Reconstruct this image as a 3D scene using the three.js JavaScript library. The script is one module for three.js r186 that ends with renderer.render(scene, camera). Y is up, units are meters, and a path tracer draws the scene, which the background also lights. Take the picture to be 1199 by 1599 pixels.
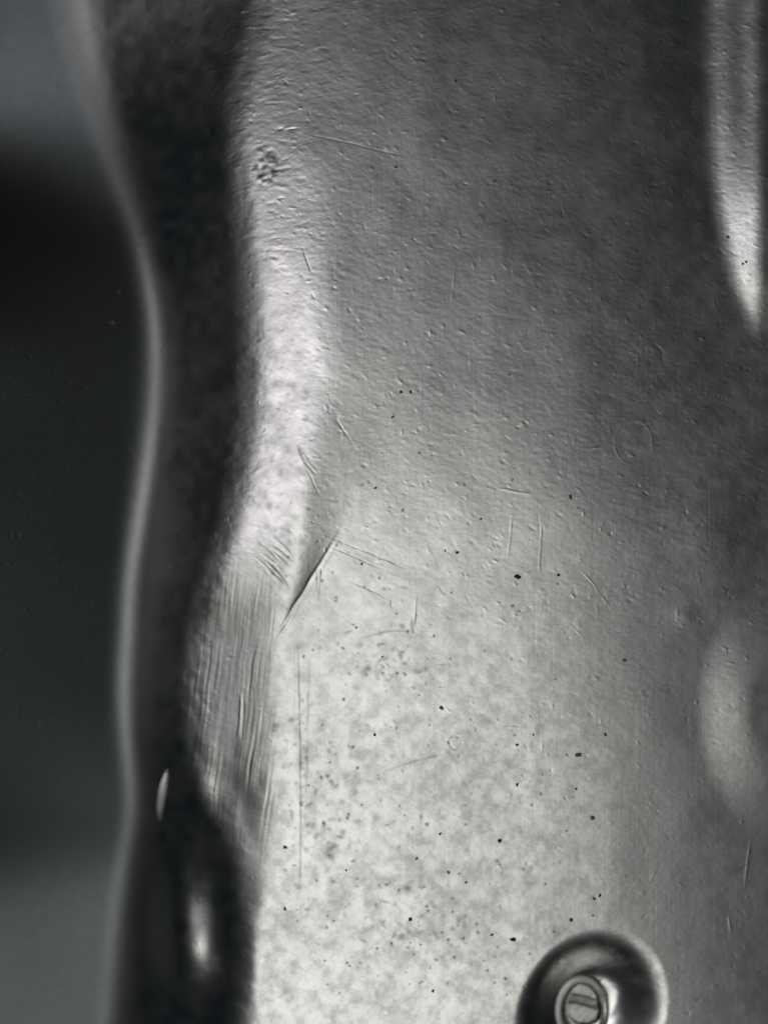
import * as THREE from 'three';

// ---------------------------------------------------------------- camera, light, exposure
// One unit of the drawing plane ("mm20") is 0.05 mm: the view takes in about 60 x 80 mm of sheet metal.
const S = 5e-5, CU = 599.5, CV = 799.5, DIST = 2400;          // metres per unit, middle of the view, eye height in units
const scene = new THREE.Scene();
scene.background = new THREE.Color().setRGB(0.003, 0.0055, 0.0075);
const camera = new THREE.PerspectiveCamera(36.85, 1199 / 1599, 0.01, 20);
camera.position.set(0, DIST * S, 0);
camera.up.set(0, 0, -1);
camera.lookAt(0, 0, 0);
camera.focus = DIST * S;
camera.userData.fStop = 7;
const renderer = new THREE.WebGLRenderer({ antialias: true });
renderer.toneMapping = THREE.LinearToneMapping;
renderer.toneMappingExposure = 1;
renderer.shadowMap.enabled = true;

// lamps round the workpiece: [tilt to the right in degrees, tilt to the bottom, distance, width, height, colour, intensity]
function areaLamp(tx, tz, d, w, h, rgb, power, name) {
  const l = new THREE.RectAreaLight(new THREE.Color().setRGB(...rgb), power, w, h);
  const x = Math.tan(tx * Math.PI / 180), z = Math.tan(tz * Math.PI / 180);
  l.position.set(x, 1, z).normalize().multiplyScalar(d);
  l.name = name;
  scene.add(l);
  l.lookAt(0, 0, 0);
  return l;
}
areaLamp(-8, 22.5, 0.6, 0.34, 0.42, [0.992, 1, 0.968], 1.76, 'work_lamp');
areaLamp(-25, -5, 0.6, 0.15, 0.30, [1, 0.965, 1], 3.15, 'side_lamp');
areaLamp(0, -6, 1.2, 0.9, 0.9, [0.85, 1, 1.08], 0.03, 'ceiling_lamp');

// ---------------------------------------------------------------- helpers
function rng(seed) { let s = seed >>> 0; return () => { s = (s + 0x6d2b79f5) | 0; let t = Math.imul(s ^ (s >>> 15), 1 | s); t = (t + Math.imul(t ^ (t >>> 7), 61 | t)) ^ t; return ((t ^ (t >>> 14)) >>> 0) / 4294967296; }; }
const sm = (a, b, x) => { const t = Math.min(1, Math.max(0, (x - a) / (b - a))); return t * t * (3 - 2 * t); };
const mix = (a, b, t) => a + (b - a) * t;
const gauss = (x, s) => Math.exp(-0.5 * x * x / (s * s));
const rad = Math.PI / 180;
function curve(pts) {                                          // the same, evened out along v
  const raw = rawCurve(pts), step = 5, lo = -460, n = 512, a = Float64Array.from({ length: n }, (_, i) => raw(lo + i * step)), b = new Float64Array(n);
  for (let i = 0; i < n; i++) { let s = 0, w = 0; for (let k = -18; k <= 18; k++) { const g = gauss(k, 6); s += g * a[Math.min(n - 1, Math.max(0, i + k))]; w += g; } b[i] = s / w; }
  return (v) => {                                              // cubic through the even samples
    const x = Math.min(n - 3.001, Math.max(1, (v - lo) / step)), i = Math.floor(x), t = x - i, [p, q, r, s] = [b[i - 1], b[i], b[i + 1], b[i + 2]];
    return (p * (1 - t) ** 3 + q * (3 * t ** 3 - 6 * t * t + 4) + r * (-3 * t ** 3 + 3 * t * t + 3 * t + 1) + s * t ** 3) / 6;
  };
}
function rawCurve(pts) {                                          // smooth curve through [v, value] stations
  const n = pts.length, m = pts.map((p, i) => { const a = pts[Math.max(0, i - 1)], b = pts[Math.min(n - 1, i + 1)]; return (b[1] - a[1]) / (b[0] - a[0]); });
  return (v) => {
    if (v <= pts[0][0]) return pts[0][1] + m[0] * 150 * (1 - Math.exp((v - pts[0][0]) / 150)) * -1;
    if (v >= pts[n - 1][0]) return pts[n - 1][1] + m[n - 1] * 150 * (1 - Math.exp((pts[n - 1][0] - v) / 150));
    let i = 0; while (v > pts[i + 1][0]) i++;
    const h = pts[i + 1][0] - pts[i][0], t = (v - pts[i][0]) / h, t2 = t * t, t3 = t2 * t;
    return (2 * t3 - 3 * t2 + 1) * pts[i][1] + (t3 - 2 * t2 + t) * h * m[i] + (3 * t2 - 2 * t3) * pts[i + 1][1] + (t3 - t2) * h * m[i + 1];
  };
}
const table = Float32Array.from({ length: 65536 }, rng(7));
function noise(x, y, k) {                                      // smooth value noise, 0..1
  const ix = Math.floor(x), iy = Math.floor(y), fx = x - ix, fy = y - iy;
  const at = (a, b) => table[(Math.imul(a & 1023, 73) + Math.imul(b & 1023, 9277) + k * 1931 + Math.imul(a * 31 ^ b * 17, 2654435)) & 65535];
  const u = fx * fx * (3 - 2 * fx), v = fy * fy * (3 - 2 * fy);
  return mix(mix(at(ix, iy), at(ix + 1, iy), u), mix(at(ix, iy + 1), at(ix + 1, iy + 1), u), v);
}

// ---------------------------------------------------------------- the form of the pressed sheet
const kneeAt = curve([[-300, 440], [0, 402], [120, 372], [220, 364], [400, 382], [600, 388], [720, 376], [850, 344], [950, 310], [1050, 296], [1150, 294], [1220, 310], [1290, 346], [1380, 380], [1480, 386], [1600, 382], [1900, 380]]);
const footAt = curve([[-300, 0], [0, 72], [100, 104], [200, 144], [300, 176], [400, 202], [500, 218], [600, 218], [700, 208], [800, 196], [900, 184], [1000, 176], [1100, 172], [1200, 180], [1280, 188], [1350, 176], [1450, 160], [1600, 144], [1900, 120]]);
const depthAt = curve([[-300, 128], [0, 151], [150, 163], [280, 152], [400, 132], [600, 119], [800, 110], [1000, 112], [1130, 116], [1280, 138], [1380, 158], [1450, 166], [1600, 173], [1900, 182]]);
const ridgeEnd = curve([[-300, 560], [0, 540], [200, 490], [400, 476], [700, 476], [850, 462], [990, 434], [1100, 436], [1250, 420], [1600, 410], [1900, 410]]);
const ridgeTilt = curve([[-300, 6], [0, 7], [200, 9], [350, 10.5], [600, 11.5], [800, 11.5], [930, 9.5], [1150, 9], [1300, 9], [1400, 7], [1600, 4], [1900, 4]]);
const floorTilt = curve([[-300, 6], [0, 6], [150, 6], [250, 1], [420, -20], [700, -26], [1000, -26], [1160, -23], [1300, -14], [1450, -6], [1600, -3], [1900, -3]]);
const creaseAt = (v) => 435 + (990 - v) * 0.6;
const faceRise = curve([[-300, -24], [0, -11], [400, 0], [740, -1], [1000, -14], [1300, -23], [1600, -34], [1900, -46]]);
const HOLE = { u: 928, v: 1593, ru: 109, rv: 122 };
const holeR = (u, v) => { const a = (u - HOLE.u) + 0.14 * (v - HOLE.v), b = v - HOLE.v; return Math.hypot(a / HOLE.ru, b / HOLE.rv); };

const U0 = -420, U1 = 1640, V0 = -420, V1 = 2040, du = 1.75;
function stations(lo, hi, from, to, step) {                     // close together in view, wider towards the rim
  const out = [];
  let x = from, d = step; while (x > lo) { out.unshift(x); d *= 1.06; x -= d; }
  out.unshift(lo);
  for (x = from + step; x < to; x += step) out.push(x);
  d = step; while (x < hi) { out.push(x); d *= 1.06; x += d; }
  out.push(hi);
  return out;
}
const us = stations(U0, U1, -30, 1230, du), vs = stations(V0, V1, -30, 1630, du), NU = us.length, NV = vs.length;
const H = new Float64Array(NU * NV);
const ANCHOR = us.findIndex((u) => u > 690);

const beadEdge = curve([[-300, 1104], [0, 1108], [200, 1112], [300, 1118], [400, 1138], [480, 1162], [540, 1192], [600, 1230]]);
function beadTilt(u, v) {                                      // flanks of the raised bead, upper right
  if (u > 1230) return -beadTilt(2460 - u, v);
  const on = sm(beadEdge(v) - 16, beadEdge(v) + 24, u) * (1 - sm(1176, 1204, u));
  return on * (20.5 - 9 * gauss(u - 1156, 12) * sm(320, 120, v)) * sm(575, 420, v);
}
function tiltFace(u, v) {                                      // slope to the right of the knee
  const end = ridgeEnd(v), crease = creaseAt(v);
  let face = 1.2 * sm(1380, 1580, v) * (1 - sm(640, 900, u)) -6.4 * sm(700, 1150, u - 0.14 * (v - 800)) + 1.0 * (1 - sm(480, 760, u));
  // the facet between ridge and crease, which leans the other way
  const fade = sm(600, 880, v) * (1 - sm(935, 1002, v));
  const sharp = mix(60, 5, sm(700, 940, v));
  const inFacet = fade * (1 - sm(crease - sharp, crease + sharp, u));
  face = mix(face, mix(-4, -11.5, sm(700, 940, v)), inFacet);
  const wide = mix(mix(120, 68, sm(100, 450, v)), 24, sm(560, 800, v)) + 20 * sm(1000, 1150, v);
  const roll = 9 * (1 - sm(kneeAt(v) - 4, kneeAt(v) + 52, u)) * (1 - sm(930, 1010, v));
  const scuffed = 7 * sm(890, 1010, v) * (1 - sm(1200, 1340, v)) * (1 - sm(392, 438, u));
  return mix(ridgeTilt(v) + roll + scuffed, face, sm(end - wide * 0.6, end + wide, u));
}
function extras(u, v) {
  let h = 0;
  // soft oval swelling, lower right
  const o = Math.hypot((u - 1228) / 132, (v - 1112) / 195);
  h += 8 * (1 - sm(0.35, 1.05, o));
  h += 2.2 * gauss(u - 1128, 38) * gauss(v - 860, 55) + 0.3 * gauss(u - 1073, 12) * gauss(v - 965, 12);
  // swelling on the wall beneath the dent
  h += 29.5 * gauss(u - 269, 33) * gauss(v - 1490, 66);
  h -= 11 * gauss(u - 340, 40) * gauss(v - 1300, 60);
  h += 5 * gauss(u - 290, 22) * gauss(v - 1255, 26);
  // fold line of the dent
  if (v > 760 && v < 1010) {
    const d = ((u - 435) * 0.857 + (v - 990) * 0.514) + 2.6 * (noise(v / 22, 4, 21) - 0.5), on = sm(800, 910, v) * (1 - sm(986, 1000, v));
    h += on * (-0.9 * gauss(d + 1, 2.1) + 0.45 * gauss(d - 3.5, 2.2));
  }
  // broad unevenness of the hand-beaten sheet
  h += 1.4 * (noise(u / 150 + 9, v / 190 + 3, 3) - 0.5) * sm(430, 560, u) + 1.2 * (noise(u / 60 + 4, v / 80, 4) - 0.5) * sm(380, 480, u);
  h += 4 * (noise(u / 50 + 2, v / 70 + 5, 6) - 0.5) * sm(1180, 1260, v) * (1 - sm(380, 420, u)) * sm(200, 260, u);
  // countersunk recess
  const r = holeR(u, v);
  if (r < 1.7) h -= 47 * (1 - sm(0.30, 1.13, r));
  return h;
}
for (let j = 0; j < NV; j++) {
  const v = vs[j], knee = kneeAt(v), foot = footAt(v), fl = Math.tan(floorTilt(v) * rad);
  const slope = new Float64Array(NU), isWall = new Float64Array(NU), down = new Float64Array(NU);
  for (let i = 0; i < NU; i++) {
    const u = us[i];
    const up = 1 - sm(knee - 44, knee + 37, u);
    const broad = sm(260, 20, v);
    down[i] = sm(foot - 34 - 20 * broad, foot + 40 + 55 * broad, u);
    isWall[i] = up * down[i];
    slope[i] = (1 - up) * Math.tan((tiltFace(u, v) + (v < 620 && u > 1050 && u < 1420 ? beadTilt(u, v) : 0)) * rad) + (1 - down[i]) * fl * sm(-190, -30, u);
  }
  let lost = 0, wall = 0;
  for (let i = 1; i <= ANCHOR; i++) { const d = us[i] - us[i - 1]; lost += 0.5 * (slope[i] * down[i] + slope[i - 1] * down[i - 1]) * d; wall += 0.5 * (isWall[i] + isWall[i - 1]) * d; }
  const steep = (depthAt(v) - lost) / wall;
  for (let i = 0; i < NU; i++) slope[i] += steep * isWall[i];
  H[j * NU + ANCHOR] = faceRise(v);
  for (let i = ANCHOR + 1; i < NU; i++) H[j * NU + i] = H[j * NU + i - 1] + 0.5 * (slope[i] + slope[i - 1]) * (us[i] - us[i - 1]);
  for (let i = ANCHOR - 1; i >= 0; i--) H[j * NU + i] = H[j * NU + i + 1] - 0.5 * (slope[i] + slope[i + 1]) * (us[i + 1] - us[i]);
}
for (let j = 0; j < NV; j++) for (let i = 0; i < NU; i++) H[j * NU + i] += extras(us[i], vs[j]);
const X = (u) => (u - CU) * S, Z = (v) => (v - CV) * S;
function seek(list, x) { let lo = 0, hi = list.length - 2; while (lo < hi) { const m = (lo + hi + 1) >> 1; if (list[m] <= x) lo = m; else hi = m - 1; } return lo; }
function heightAt(u, v) {
  const i = seek(us, u), j = seek(vs, v), a = (u - us[i]) / (us[i + 1] - us[i]), b = (v - vs[j]) / (vs[j + 1] - vs[j]);
  return mix(mix(H[j * NU + i], H[j * NU + i + 1], a), mix(H[(j + 1) * NU + i], H[(j + 1) * NU + i + 1], a), b);
}
function normalAt(u, v) {
  const e = 4; return new THREE.Vector3((heightAt(u - e, v) - heightAt(u + e, v)) / (2 * e), 1, (heightAt(u, v - e) - heightAt(u, v + e)) / (2 * e)).normalize();
}

// ---------------------------------------------------------------- surface of the metal: grain, nicks, scratches, dirt
const TW = 1536, TH = 2048, TU0 = -80, TU = 1360, TV0 = -110, TV = 1820, TX = TW / TU, TY = TH / TV;
const bump = new Float32Array(TW * TH), tone = new Float32Array(TW * TH).fill(1), rough = new Float32Array(TW * TH);
for (let y = 0; y < TH; y++) for (let x = 0; x < TW; x++) {
  const u = TU0 + x / TX, v = TV0 + y / TY, k = y * TW + x;
  const warp = noise(u / 40, v / 40, 11) * 14;
  const p = u + 0.23 * v, q = v - 0.19 * u, peel = noise((p + warp) / 9, (q + warp * 0.4) / 5.5, 1) + 0.6 * noise((u - 0.3 * v) / 4.5, (v + 0.3 * u + warp) / 3.2, 2) + 0.9 * noise((p - warp) / 22, (q + warp) / 13, 5);
  const zinc = noise((u + warp) / 17, (v - warp) / 17, 8), zinc2 = noise(u / 7 + 3, v / 8, 9), brushed = noise(u / 2.6, v / 160, 12);
  const flange = sm(-20, 50, u - footAt(v) * 0.95 - 20), coarse = 1 - 0.35 * sm(700, 1100, v);
  bump[k] = flange * coarse * mix(0.05, 0.125, sm(-60, 0, u - kneeAt(v))) * (peel - 1.25) + 0.025 * flange * (brushed - 0.5) + (0.42 * (noise((u + 0.13 * v + warp * 0.3) / 4.2, v / 75, 24) - 0.5) * noise(u / 30, v / 60, 26) * 1.5 + 0.5 * (noise((u + 0.1 * v) / 16, v / 45, 25) - 0.5) + 1.1 * (noise(u / 21, v / 24, 27) - 0.5) * sm(1100, 1200, v)) * sm(840, 960, v) * (1 - sm(1260, 1400, v)) * sm(-40, 0, u - kneeAt(v)) * (1 - sm(395, 440, u)) + (0.36 + 0.3 * sm(840, 940, v) * (1 - sm(1230, 1320, v))) * (1.7 * (noise(u / 30 + warp / 30, v / 26, 18) - 0.5) + 0.3 * (noise(u / 6.5, v / 5, 28) - 0.5) + 1.1 * (noise(u / 13 + warp / 20, v / 11, 19) - 0.5)) * gauss(u - kneeAt(v) + 2, 27);
  rough[k] = 0.36 - 0.03 * (1 - sm(-20, 60, u - footAt(v) * 0.95 - 20)) + 0.06 * (noise(u / 120, v / 120, 13) - 0.5) + 0.06 * (zinc - 0.5) * flange - 0.09 * sm(-5, 40, u - footAt(v) - 20) * (1 - sm(-34, -2, u - kneeAt(v))) - 0.09 * (1 - sm(0.85, 1.02, holeR(u, v)));
  const low = sm(850, 1250, v + 0.2 * u - 100);
  tone[k] = mix(mix(0.31, 0.42, sm(-50, -8, u - footAt(v) * 0.97 - 16)), 1, flange) - flange * (0.06 + 0.10 * low) * sm(0.3, 0.9, 0.35 * zinc + 0.4 * zinc2 + 0.3 * noise((u + v) / 4.2, (v - u) / 4.6, 23)) - 0.05 * noise(u / 3, v / 3, 14);  // flange and fillet darkened in colour to hold down light bounced onto the wall
}
function dab(cu, cv, reach, f) {
  const x0 = Math.max(0, Math.floor((cu - reach - TU0) * TX)), x1 = Math.min(TW - 1, Math.ceil((cu + reach - TU0) * TX));
  const y0 = Math.max(0, Math.floor((cv - reach - TV0) * TY)), y1 = Math.min(TH - 1, Math.ceil((cv + reach - TV0) * TY));
  for (let y = y0; y <= y1; y++) for (let x = x0; x <= x1; x++) f(TU0 + x / TX - cu, TV0 + y / TY - cv, y * TW + x);
}
function nick(u, v, angle, long, wide, deep, dark = 0) {       // a short raised or sunk mark
  const c = Math.cos(angle), s = Math.sin(angle);
  dab(u, v, long * 2.6 + 2, (a, b, k) => { const g = gauss(a * c + b * s, long) * gauss(b * c - a * s, wide); bump[k] += 0.19 * deep * g; if (dark) tone[k] *= 1 - dark * Math.min(1, g * 1.3); });
}
function scratch(u0, v0, u1, v1, deep, wide = 1.2, dark = 0.15, bow = 0, seed = 1) {
  const n = Math.ceil(Math.hypot(u1 - u0, v1 - v0) / 1.2), px = (v1 - v0) / n / 1.2, pz = -(u1 - u0) / n / 1.2;
  for (let i = 0; i <= n; i++) {
    const t = i / n, off = bow * 4 * t * (1 - t) + 1.6 * (noise(i / 14, seed * 3.7, 15) - 0.5), fade = Math.min(1, 5 * t, 5 * (1 - t)) * mix(0.4, 1, noise(i / 9, seed * 1.3, 16));
    dab(mix(u0, u1, t) + px * off, mix(v0, v1, t) + pz * off, wide * 2.4 + 1, (a, b, k) => { const g = gauss(Math.hypot(a, b), wide * 0.78) * fade; bump[k] -= deep * 0.068 * g; tone[k] *= 1 - dark * 0.3 * g; });
  }
}
{
  const r = rng(21);
  for (let i = 0; i < 3600; i++) {                             // fine pimples all over
    const u = r() * 1300 - 50, v = r() * 1700 - 50, thick = 1 - 0.75 * sm(800, 1200, v);
    if (r() > thick) continue;
    nick(u, v, (r() - 0.5) * 1.4 + (r() < 0.3 ? 1.1 : 0.2), 2 + 3.5 * r() * r(), 1.1 + r(), (r() < 0.6 ? 1 : -1) * (0.5 + 1.1 * r() * r()));
  }
  for (let i = 0; i < 260; i++) nick(mix(290, 520, (r() + r()) / 2), r() * 420 - 20, (r() - 0.5) * 0.5, 3 + 5 * r(), 1.2 + r(), (r() < 0.5 ? 1 : -1) * (0.3 + 1.0 * r() * r()));
  for (let i = 0; i < 150; i++) nick(mix(395, 480, r()), 480 + 480 * r(), r() * 3, 2.5 + 3 * r(), 2 + 1.4 * r(), -0.6 * r(), 0.12 * r());
  for (let i = 0; i < 34; i++) nick(415 + 26 * (r() + r() - 1), 255 + 30 * (r() + r() - 1), r() * 3, 2.5 + 2 * r(), 2 + r(), (r() < 0.7 ? -1 : 1) * (1 + 1.5 * r()), 0.35 * r());
  for (let i = 0; i < 420; i++) { const v = 700 + 900 * Math.sqrt(r()); nick(mix(430, 900, r()), v, r() * 3, 2 + 4 * r(), 1.5 + 2.5 * r(), -0.3 * r(), 0.13 * r() * r()); }
  for (let i = 0; i < 260; i++) nick(mix(440, 1000, r() * (0.5 + 0.5 * r())), 640 + 930 * Math.sqrt(r()), r() * 3, 1 + 1.6 * r() * r(), 1 + r() * r(), -1.6 * r(), 0.6 * r());
  for (const [cu, cv, su, sv, n] of [[600, 1030, 55, 45, 60], [500, 1290, 60, 110, 90], [640, 1450, 90, 80, 60], [460, 1130, 30, 60, 30]]) for (let i = 0; i < n; i++) nick(cu + su * (r() + r() + r() - 1.5), cv + sv * (r() + r() + r() - 1.5), r() * 3, 1.5 + 4.5 * r() * r(), 1.2 + 2 * r(), -0.5 * r(), 0.28 * r());                          // pinholes
  for (let i = 0; i < 200; i++) { const u = mix(305, 432, r()), v = 870 + 310 * r(), l = 30 + 110 * r(); scratch(u, v, u - l * 0.13 + 10 * (r() - 0.5), v + l, (r() < 0.5 ? -1 : 1) * (0.15 + 0.8 * r() * r()), 0.9 + r() * 0.5, 0.25 * r(), 3 * r(), i); }
  for (let i = 0; i < 46; i++) { const u = mix(500, 1150, r()), v = mix(150, 1500, r()), l = 20 + 90 * r(); scratch(u, v, u + 5 * (r() - 0.5), v + l, (r() < 0.5 ? -1 : 1) * 0.5 * (0.4 + r()), 1, 0.1, 0, i + 200); }
  for (let i = 0; i < 9; i++) { const u = 395 + 40 * r(), v = 838 + 6 * i; scratch(u - 10, v, u + 28, v + 32 + 14 * r(), 1.6 * (r() < 0.5 ? -1 : 1), 1.5, 0.3, 3, i + 300); }
}
{
  const r = rng(77);                                           // hairlines left by handling
  for (let i = 0; i < 330; i++) { const u = mix(430, 1180, r()), v = mix(560, 1580, r()), a = r() < 0.5 ? 0.42 + 0.3 * (r() - 0.5) : r() * 3.14, l = 12 + 70 * r() * r(); scratch(u, v, u + l * Math.cos(a), v + l * Math.sin(a), (r() < 0.5 ? -1 : 1) * (0.15 + 0.5 * r() * r()), 0.8 + 0.4 * r(), 0.2 * r(), 4 * (r() - 0.5), i + 500); }
}
// the marks one can point to
scratch(462, 690, 494, 742, 2.0, 1.7, 0.4, -4, 31); scratch(466, 690, 497, 740, -1.8, 1.5, 0, -4, 31);
scratch(472, 385, 486, 425, 2.6, 1.5, 0.3, 0, 32); scratch(478, 730, 500, 775, 2, 1.4, 0.2, 0, 33); scratch(525, 655, 548, 690, 2.2, 1.4, 0.2, 0, 34);
scratch(480, 206, 640, 245, 1.4, 1.2, 0.1, 0, 35); scratch(500, 832, 640, 890, 2, 1.2, 0.35, 0, 36); scratch(512, 852, 604, 892, 1.6, 1.2, 0.3, 0, 37);
scratch(540, 905, 612, 938, 1.6, 1.2, 0.3, 0, 38); scratch(611, 936, 610, 948, 2.4, 1.6, 0.5, 0, 39); scratch(560, 1000, 646, 985, 2, 1.3, 0.35, 6, 40);
scratch(646, 986, 650, 928, -2, 1.4, 0.1, 0, 41); scratch(644, 966, 646, 990, 1.6, 2, 0.4, 0, 42); scratch(500, 880, 495, 940, -2.4, 1.5, 0.1, 0, 43); scratch(494, 884, 496, 945, 1.8, 1.2, 0.3, 0, 44);
scratch(463, 975, 466, 1420, 1.1, 1.3, 0.7, 3, 45); scratch(458, 980, 458, 1150, -0.9, 1.2, 0.1, 0, 46); scratch(482, 1010, 476, 1290, 0.5, 1.6, 0.3, 0, 47);
scratch(775, 762, 832, 772, -2.2, 1.6, 0, 0, 48); scratch(800, 800, 793, 875, -1.5, 1.4, 0, 0, 49); scratch(846, 810, 842, 900, -1.6, 1.4, 0, 0, 50); scratch(838, 796, 846, 850, 1, 1.3, 0.1, 0, 51);
scratch(905, 888, 958, 958, -2, 1.4, 0.1, 3, 52); scratch(914, 900, 960, 962, 1.4, 1.3, 0.2, 3, 53); scratch(585, 1215, 705, 1178, 1.5, 1.4, 0.3, 4, 54);
scratch(372, 1085, 366, 1160, -3.6, 2, 0, 3, 55); scratch(376, 1090, 372, 1165, 2.4, 1.6, 0.4, 3, 56); scratch(610, 1440, 680, 1490, 1.2, 1.5, 0.25, 0, 57);
scratch(1180, 1320, 1172, 1400, -1.6, 1.8, 0, 0, 58); scratch(1146, 1440, 1150, 1468, -1.8, 1.8, 0, 0, 59); scratch(710, 420, 705, 470, -1.2, 1.4, 0, 0, 60); scratch(930, 1355, 955, 1395, 0.8, 1.2, 0.1, 0, 61);
const ringMark = (u, v, r, d, from, to) => { for (let a = from; a < to; a += 0.03) nick(u + r * Math.cos(a), v + 1.15 * r * Math.sin(a), 0, 1.3, 1.3, d * (0.5 + noise(a * 3, u, 17))); };
ringMark(990, 690, 30, 0.17, 1.6, 6.6); ringMark(712, 1162, 9, -0.13, 0, 5.4);
dab(990, 692, 34, (a, b, k) => { const g = 1 - sm(24, 33, Math.hypot(a, b / 1.12)); rough[k] += 0.012 * g; tone[k] *= 1 + 0.05 * g * noise(a / 9 + 50, b / 9 + 50, 22); });
nick(1073, 965, 0.3, 9, 6, 1.4); nick(330, 188, 0.8, 6, 4, 4); nick(322, 190, 0.2, 4, 3, -3);

const RANGE = 12;                                              // the relief map spans this many units of height
const bumpMap = new THREE.DataTexture(bump.map((b) => Math.min(1, Math.max(0, 0.5 + b / RANGE))), TW, TH, THREE.RedFormat, THREE.FloatType);
const colour = new Uint8Array(TW * TH * 4), roughPix = new Uint8Array(TW * TH * 4);
for (let k = 0; k < TW * TH; k++) {
  const c = 246 * Math.sqrt(Math.min(1.04, Math.max(0, tone[k]))), q = 255 * Math.min(1, rough[k] + 0.25 * (1 - tone[k]));
  const cool = Math.min(1, Math.max(0, 2.5 - 5 * tone[k]));     // flange colour tinted faintly blue, standing in for cool surrounding light
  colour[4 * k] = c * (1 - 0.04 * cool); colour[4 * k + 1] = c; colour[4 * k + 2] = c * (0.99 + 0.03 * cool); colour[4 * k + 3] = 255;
  roughPix[4 * k] = roughPix[4 * k + 1] = roughPix[4 * k + 2] = q; roughPix[4 * k + 3] = 255;
}
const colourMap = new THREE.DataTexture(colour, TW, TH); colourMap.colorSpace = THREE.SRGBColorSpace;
const roughMap = new THREE.DataTexture(roughPix, TW, TH);
for (const t of [bumpMap, colourMap, roughMap]) { t.magFilter = THREE.LinearFilter; t.wrapS = t.wrapT = THREE.MirroredRepeatWrapping; t.needsUpdate = true; }
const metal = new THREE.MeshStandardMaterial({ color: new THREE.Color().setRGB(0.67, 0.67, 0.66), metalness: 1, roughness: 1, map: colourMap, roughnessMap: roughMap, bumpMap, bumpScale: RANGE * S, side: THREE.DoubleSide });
metal.name = 'zinc_coated_steel';
const dirts = [0.03, 0.06, 0.13].map((c) => new THREE.MeshStandardMaterial({ color: new THREE.Color().setRGB(c, c * 0.96, c * 0.9), roughness: 0.85 }));
const bareMetal = new THREE.MeshStandardMaterial({ color: new THREE.Color().setRGB(0.72, 0.72, 0.72), metalness: 1, roughness: 0.36 });

// ---------------------------------------------------------------- the panel, one sheet divided into its pressed parts
const panel = new THREE.Group();
panel.name = 'sheet_metal_panel';
panel.userData = { label: 'grey pressed sheet metal panel with a creased dent and scratched shoulder, filling the view', category: 'metal panel' };
scene.add(panel);
const PARTS = ['panel_face', 'side_wall', 'lower_flange', 'raised_bead', 'oval_bulge', 'countersunk_recess'];
function partOf(u, v) {
  if (holeR(u, v) < 1.12) return 5;
  if (v < 560 && Math.abs(u - 1230) < 1232 - beadEdge(v)) return 3;
  if (Math.hypot((u - 1228) / 132, (v - 1112) / 195) < 1) return 4;
  if (u < footAt(v)) return 2;
  if (u < kneeAt(v) - 6) return 1;
  return 0;
}
{
  const index = PARTS.map(() => []);
  for (let j = 0; j < NV - 1; j++) for (let i = 0; i < NU - 1; i++) {
    const uc = (us[i] + us[i + 1]) / 2, vc = (vs[j] + vs[j + 1]) / 2;
    if (holeR(uc, vc) < 0.3) continue;                         // the hole at the bottom of the recess
    const a = j * NU + i, b = a + 1, c = a + NU, d = c + 1;
    index[partOf(uc, vc)].push(a, c, b, b, c, d);
  }
  const grad = (i, j) => {
    const i0 = Math.max(0, i - 1), i1 = Math.min(NU - 1, i + 1), j0 = Math.max(0, j - 1), j1 = Math.min(NV - 1, j + 1);
    return [-(H[j * NU + i1] - H[j * NU + i0]) / (us[i1] - us[i0]), 1, -(H[j1 * NU + i] - H[j0 * NU + i]) / (vs[j1] - vs[j0])];
  };
  PARTS.forEach((name, p) => {
    const map = new Map(), pos = [], nor = [], uv = [], idx = new Uint32Array(index[p].length);
    index[p].forEach((g, n) => {
      let m = map.get(g);
      if (m === undefined) {
        m = map.size; map.set(g, m);
        const i = g % NU, j = (g - i) / NU, q = grad(i, j), l = Math.hypot(...q);
        pos.push(X(us[i]), H[g] * S, Z(vs[j])); nor.push(q[0] / l, q[1] / l, q[2] / l); uv.push((us[i] - TU0) / TU, (vs[j] - TV0) / TV);
      }
      idx[n] = m;
    });
    const geo = new THREE.BufferGeometry();
    geo.setAttribute('position', new THREE.Float32BufferAttribute(pos, 3));
    geo.setAttribute('normal', new THREE.Float32BufferAttribute(nor, 3));
    geo.setAttribute('uv', new THREE.Float32BufferAttribute(uv, 2));
    geo.setIndex(new THREE.BufferAttribute(idx, 1));
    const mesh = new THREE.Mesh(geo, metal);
    mesh.name = name; if (name === 'lower_flange') mesh.userData.label = 'dull strip of sheet beyond the bend with shade painted into its colour'; mesh.castShadow = mesh.receiveShadow = true;
    panel.add(mesh);
  });
}

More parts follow.
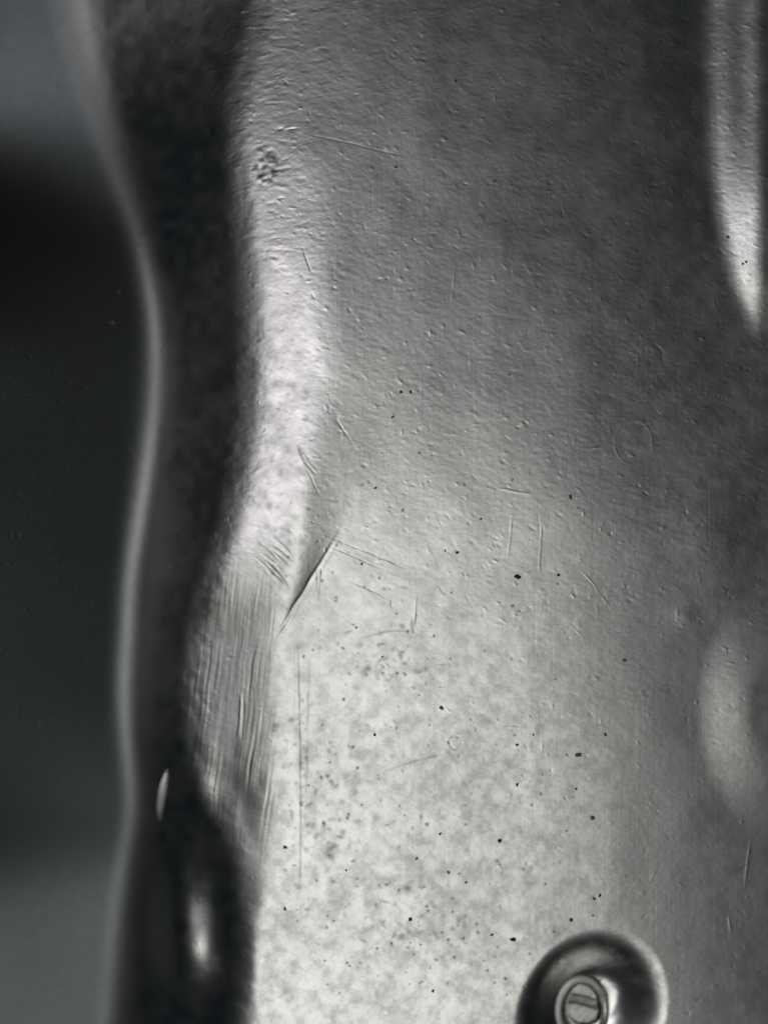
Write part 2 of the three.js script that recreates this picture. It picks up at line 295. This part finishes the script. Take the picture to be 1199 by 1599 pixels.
// ---------------------------------------------------------------- the fastener end seen through the hole of the recess
{
  const f = new THREE.Group();
  f.name = 'rivet';
  f.userData = { label: 'shiny grooved rivet end inside the round recess at the bottom edge', category: 'rivet' };
  f.position.set(X(918.5), (heightAt(HOLE.u + 46, HOLE.v) - 1) * S, Z(1603));
  f.rotation.set(0.03, 0, -0.055);
  scene.add(f);
  const lathe = (pts, m, name) => { const g = new THREE.LatheGeometry(pts.map(([x, y]) => new THREE.Vector2(x * S, y * S)), 96); const o = new THREE.Mesh(g, m); o.name = name; o.scale.set(1, 1, 1.36); o.castShadow = o.receiveShadow = true; f.add(o); return o; };
  const ring = []; for (let i = 0; i <= 20; i++) { const a = Math.PI * (1 - i / 20); ring.push([38 + 6.5 * Math.cos(a), 6 * Math.sin(a) - (i === 0 || i === 20 ? 40 : 0)]); }
  lathe(ring, metal, 'rivet_collar');
  // the end of the shank: a slightly tilted disc with a curved groove across it
  const pos = [], idx = [], uv = [], NR = 26, NA = 96, nose = 33;
  for (let i = 0; i <= NR; i++) for (let k = 0; k < NA; k++) {
    const q = nose * i / NR, a = k / NA * 2 * Math.PI, x = q * Math.cos(a), z = 1.36 * q * Math.sin(a);
    const g = z + 14 - 0.32 * x - 5 * gauss(x + 30, 14);
    pos.push(x * S, (-9 + 0.02 * x - 0.03 * z - 9 * gauss(g, 3.4) - 14 * sm(0.86, 1, q / nose)) * S, z * S); uv.push((x + 500) / TU, (z + 900) / TV);
  }
  for (let i = 0; i < NR; i++) for (let k = 0; k < NA; k++) { const a = i * NA + k, b = i * NA + (k + 1) % NA; idx.push(a, b, a + NA, b, b + NA, a + NA); }
  const g = new THREE.BufferGeometry();
  g.setAttribute('position', new THREE.Float32BufferAttribute(pos, 3)); g.setAttribute('uv', new THREE.Float32BufferAttribute(uv, 2)); g.setIndex(idx); g.computeVertexNormals();
  const o = new THREE.Mesh(g, metal); o.name = 'rivet_face'; o.castShadow = o.receiveShadow = true; f.add(o);
}

// ---------------------------------------------------------------- burr on the wall, and specks of dirt stuck to the metal
{
  const r = rng(5);
  const base = new THREE.IcosahedronGeometry(1, 3), variants = [];
  for (let n = 0; n < 4; n++) {
    const g = base.clone(), p = g.attributes.position;
    for (let i = 0; i < p.count; i++) { const x = p.getX(i), y = p.getY(i), z = p.getZ(i), k = 0.65 + 0.7 * noise(x * 1.6 + n * 7 + 20, y * 1.6 + z * 1.9 + 20, n); p.setXYZ(i, x * k, y * k, z * k); }
    g.computeVertexNormals(); variants.push(g);
  }
  const spots = [[190, 513, 8], [197, 465, 4], [618, 260, 5], [772, 282, 5], [712, 124, 4], [924, 260, 3], [626, 612, 4.5], [641, 612, 4], [586, 762, 4.5], [809, 901, 8], [873, 898, 5], [565, 881, 4], [978, 1033, 6.5], [690, 1108, 7],
    [905, 1182, 8], [928, 1282, 6.5], [809, 1166, 5], [834, 1150, 4.5], [948, 1150, 6], [782, 1318, 6], [701, 1368, 5], [641, 1443, 6], [803, 1475, 8], [931, 1410, 5], [940, 1405, 5], [895, 1444, 6], [929, 1437, 4], [891, 776, 5.5], [597, 1027, 4], [556, 981, 4], [444, 1329, 4.5], [443, 1427, 5],
    [585, 1150, 4.5], [714, 863, 4.5], [751, 810, 4], [903, 793, 3], [695, 860, 3.5], [809, 1229, 5], [902, 1236, 4], [729, 1384, 5], [770, 1468, 4], [651, 1346, 4], [688, 1307, 4], [1142, 365, 6], [1170, 405, 5], [1165, 408, 4], [540, 1365, 4], [677, 1558, 5], [795, 585, 4], [613, 651, 4], [130, 638, 5]];
  for (const [u, v, s] of spots) {
    const o = new THREE.Mesh(variants[Math.floor(r() * 4)], dirts[Math.floor(r() * 3)]), lift = heightAt(u, v);
    const k = 1 + (u < 260 ? 0.075 : 0);
    const uu = CU + (u - CU) * k, vv = CV + (v - CV) * k;
    o.name = 'dirt_speck'; o.position.set(X(uu), (heightAt(uu, vv) + s * 0.08) * S, Z(vv));
    o.scale.set(s * (0.34 + 0.3 * r()) * S, s * 0.2 * S, s * (0.32 + 0.18 * r()) * S); o.rotation.y = r() * 6; o.castShadow = o.receiveShadow = true;
    panel.add(o);
  }
  panel.children.filter((o) => o.name === 'dirt_speck').forEach((o, n) => { if (n) o.name = 'dirt_speck_' + String(n).padStart(3, '0'); });
  // burr: a sliver of metal curled off the wall
  const pts = 24, pos = [], idx = [];
  for (let i = 0; i <= pts; i++) {
    const t = i / pts, w = 11 * Math.pow(Math.sin(Math.PI * t), 0.9) * (0.85 + 0.3 * noise(t * 9, 2, 3)) + 0.2, av = 1204 + 82 * t, au = 259 - 13 * t + 2 * Math.sin(t * 3.1);
    const k = 1 - heightAt(au * 1.02, av) / DIST, vv = CV + (av - CV) * k, uu = CU + (au - CU) * k;
    const y = heightAt(uu, vv) + 1;
    for (const [a, b] of [[0.2, -2], [0.1, 0.7], [-0.9, 0.2], [-1, -0.8], [-0.4, -3]]) pos.push(X(uu + a * w), (y + b) * S, Z(vv));
  }
  for (let i = 0; i < pts; i++) for (let k = 0; k < 5; k++) { const a = i * 5 + k, b = i * 5 + (k + 1) % 5; idx.push(a, b, a + 5, b, b + 5, a + 5); }
  const g = new THREE.BufferGeometry();
  g.setAttribute('position', new THREE.Float32BufferAttribute(pos, 3)); g.setIndex(idx); g.computeVertexNormals();
  const o = new THREE.Mesh(g, bareMetal); bareMetal.side = THREE.DoubleSide;
  o.name = 'metal_burr'; o.userData.label = 'bright sliver of metal standing off the dark side wall'; o.castShadow = o.receiveShadow = true;
  panel.add(o);
}
renderer.render(scene, camera);
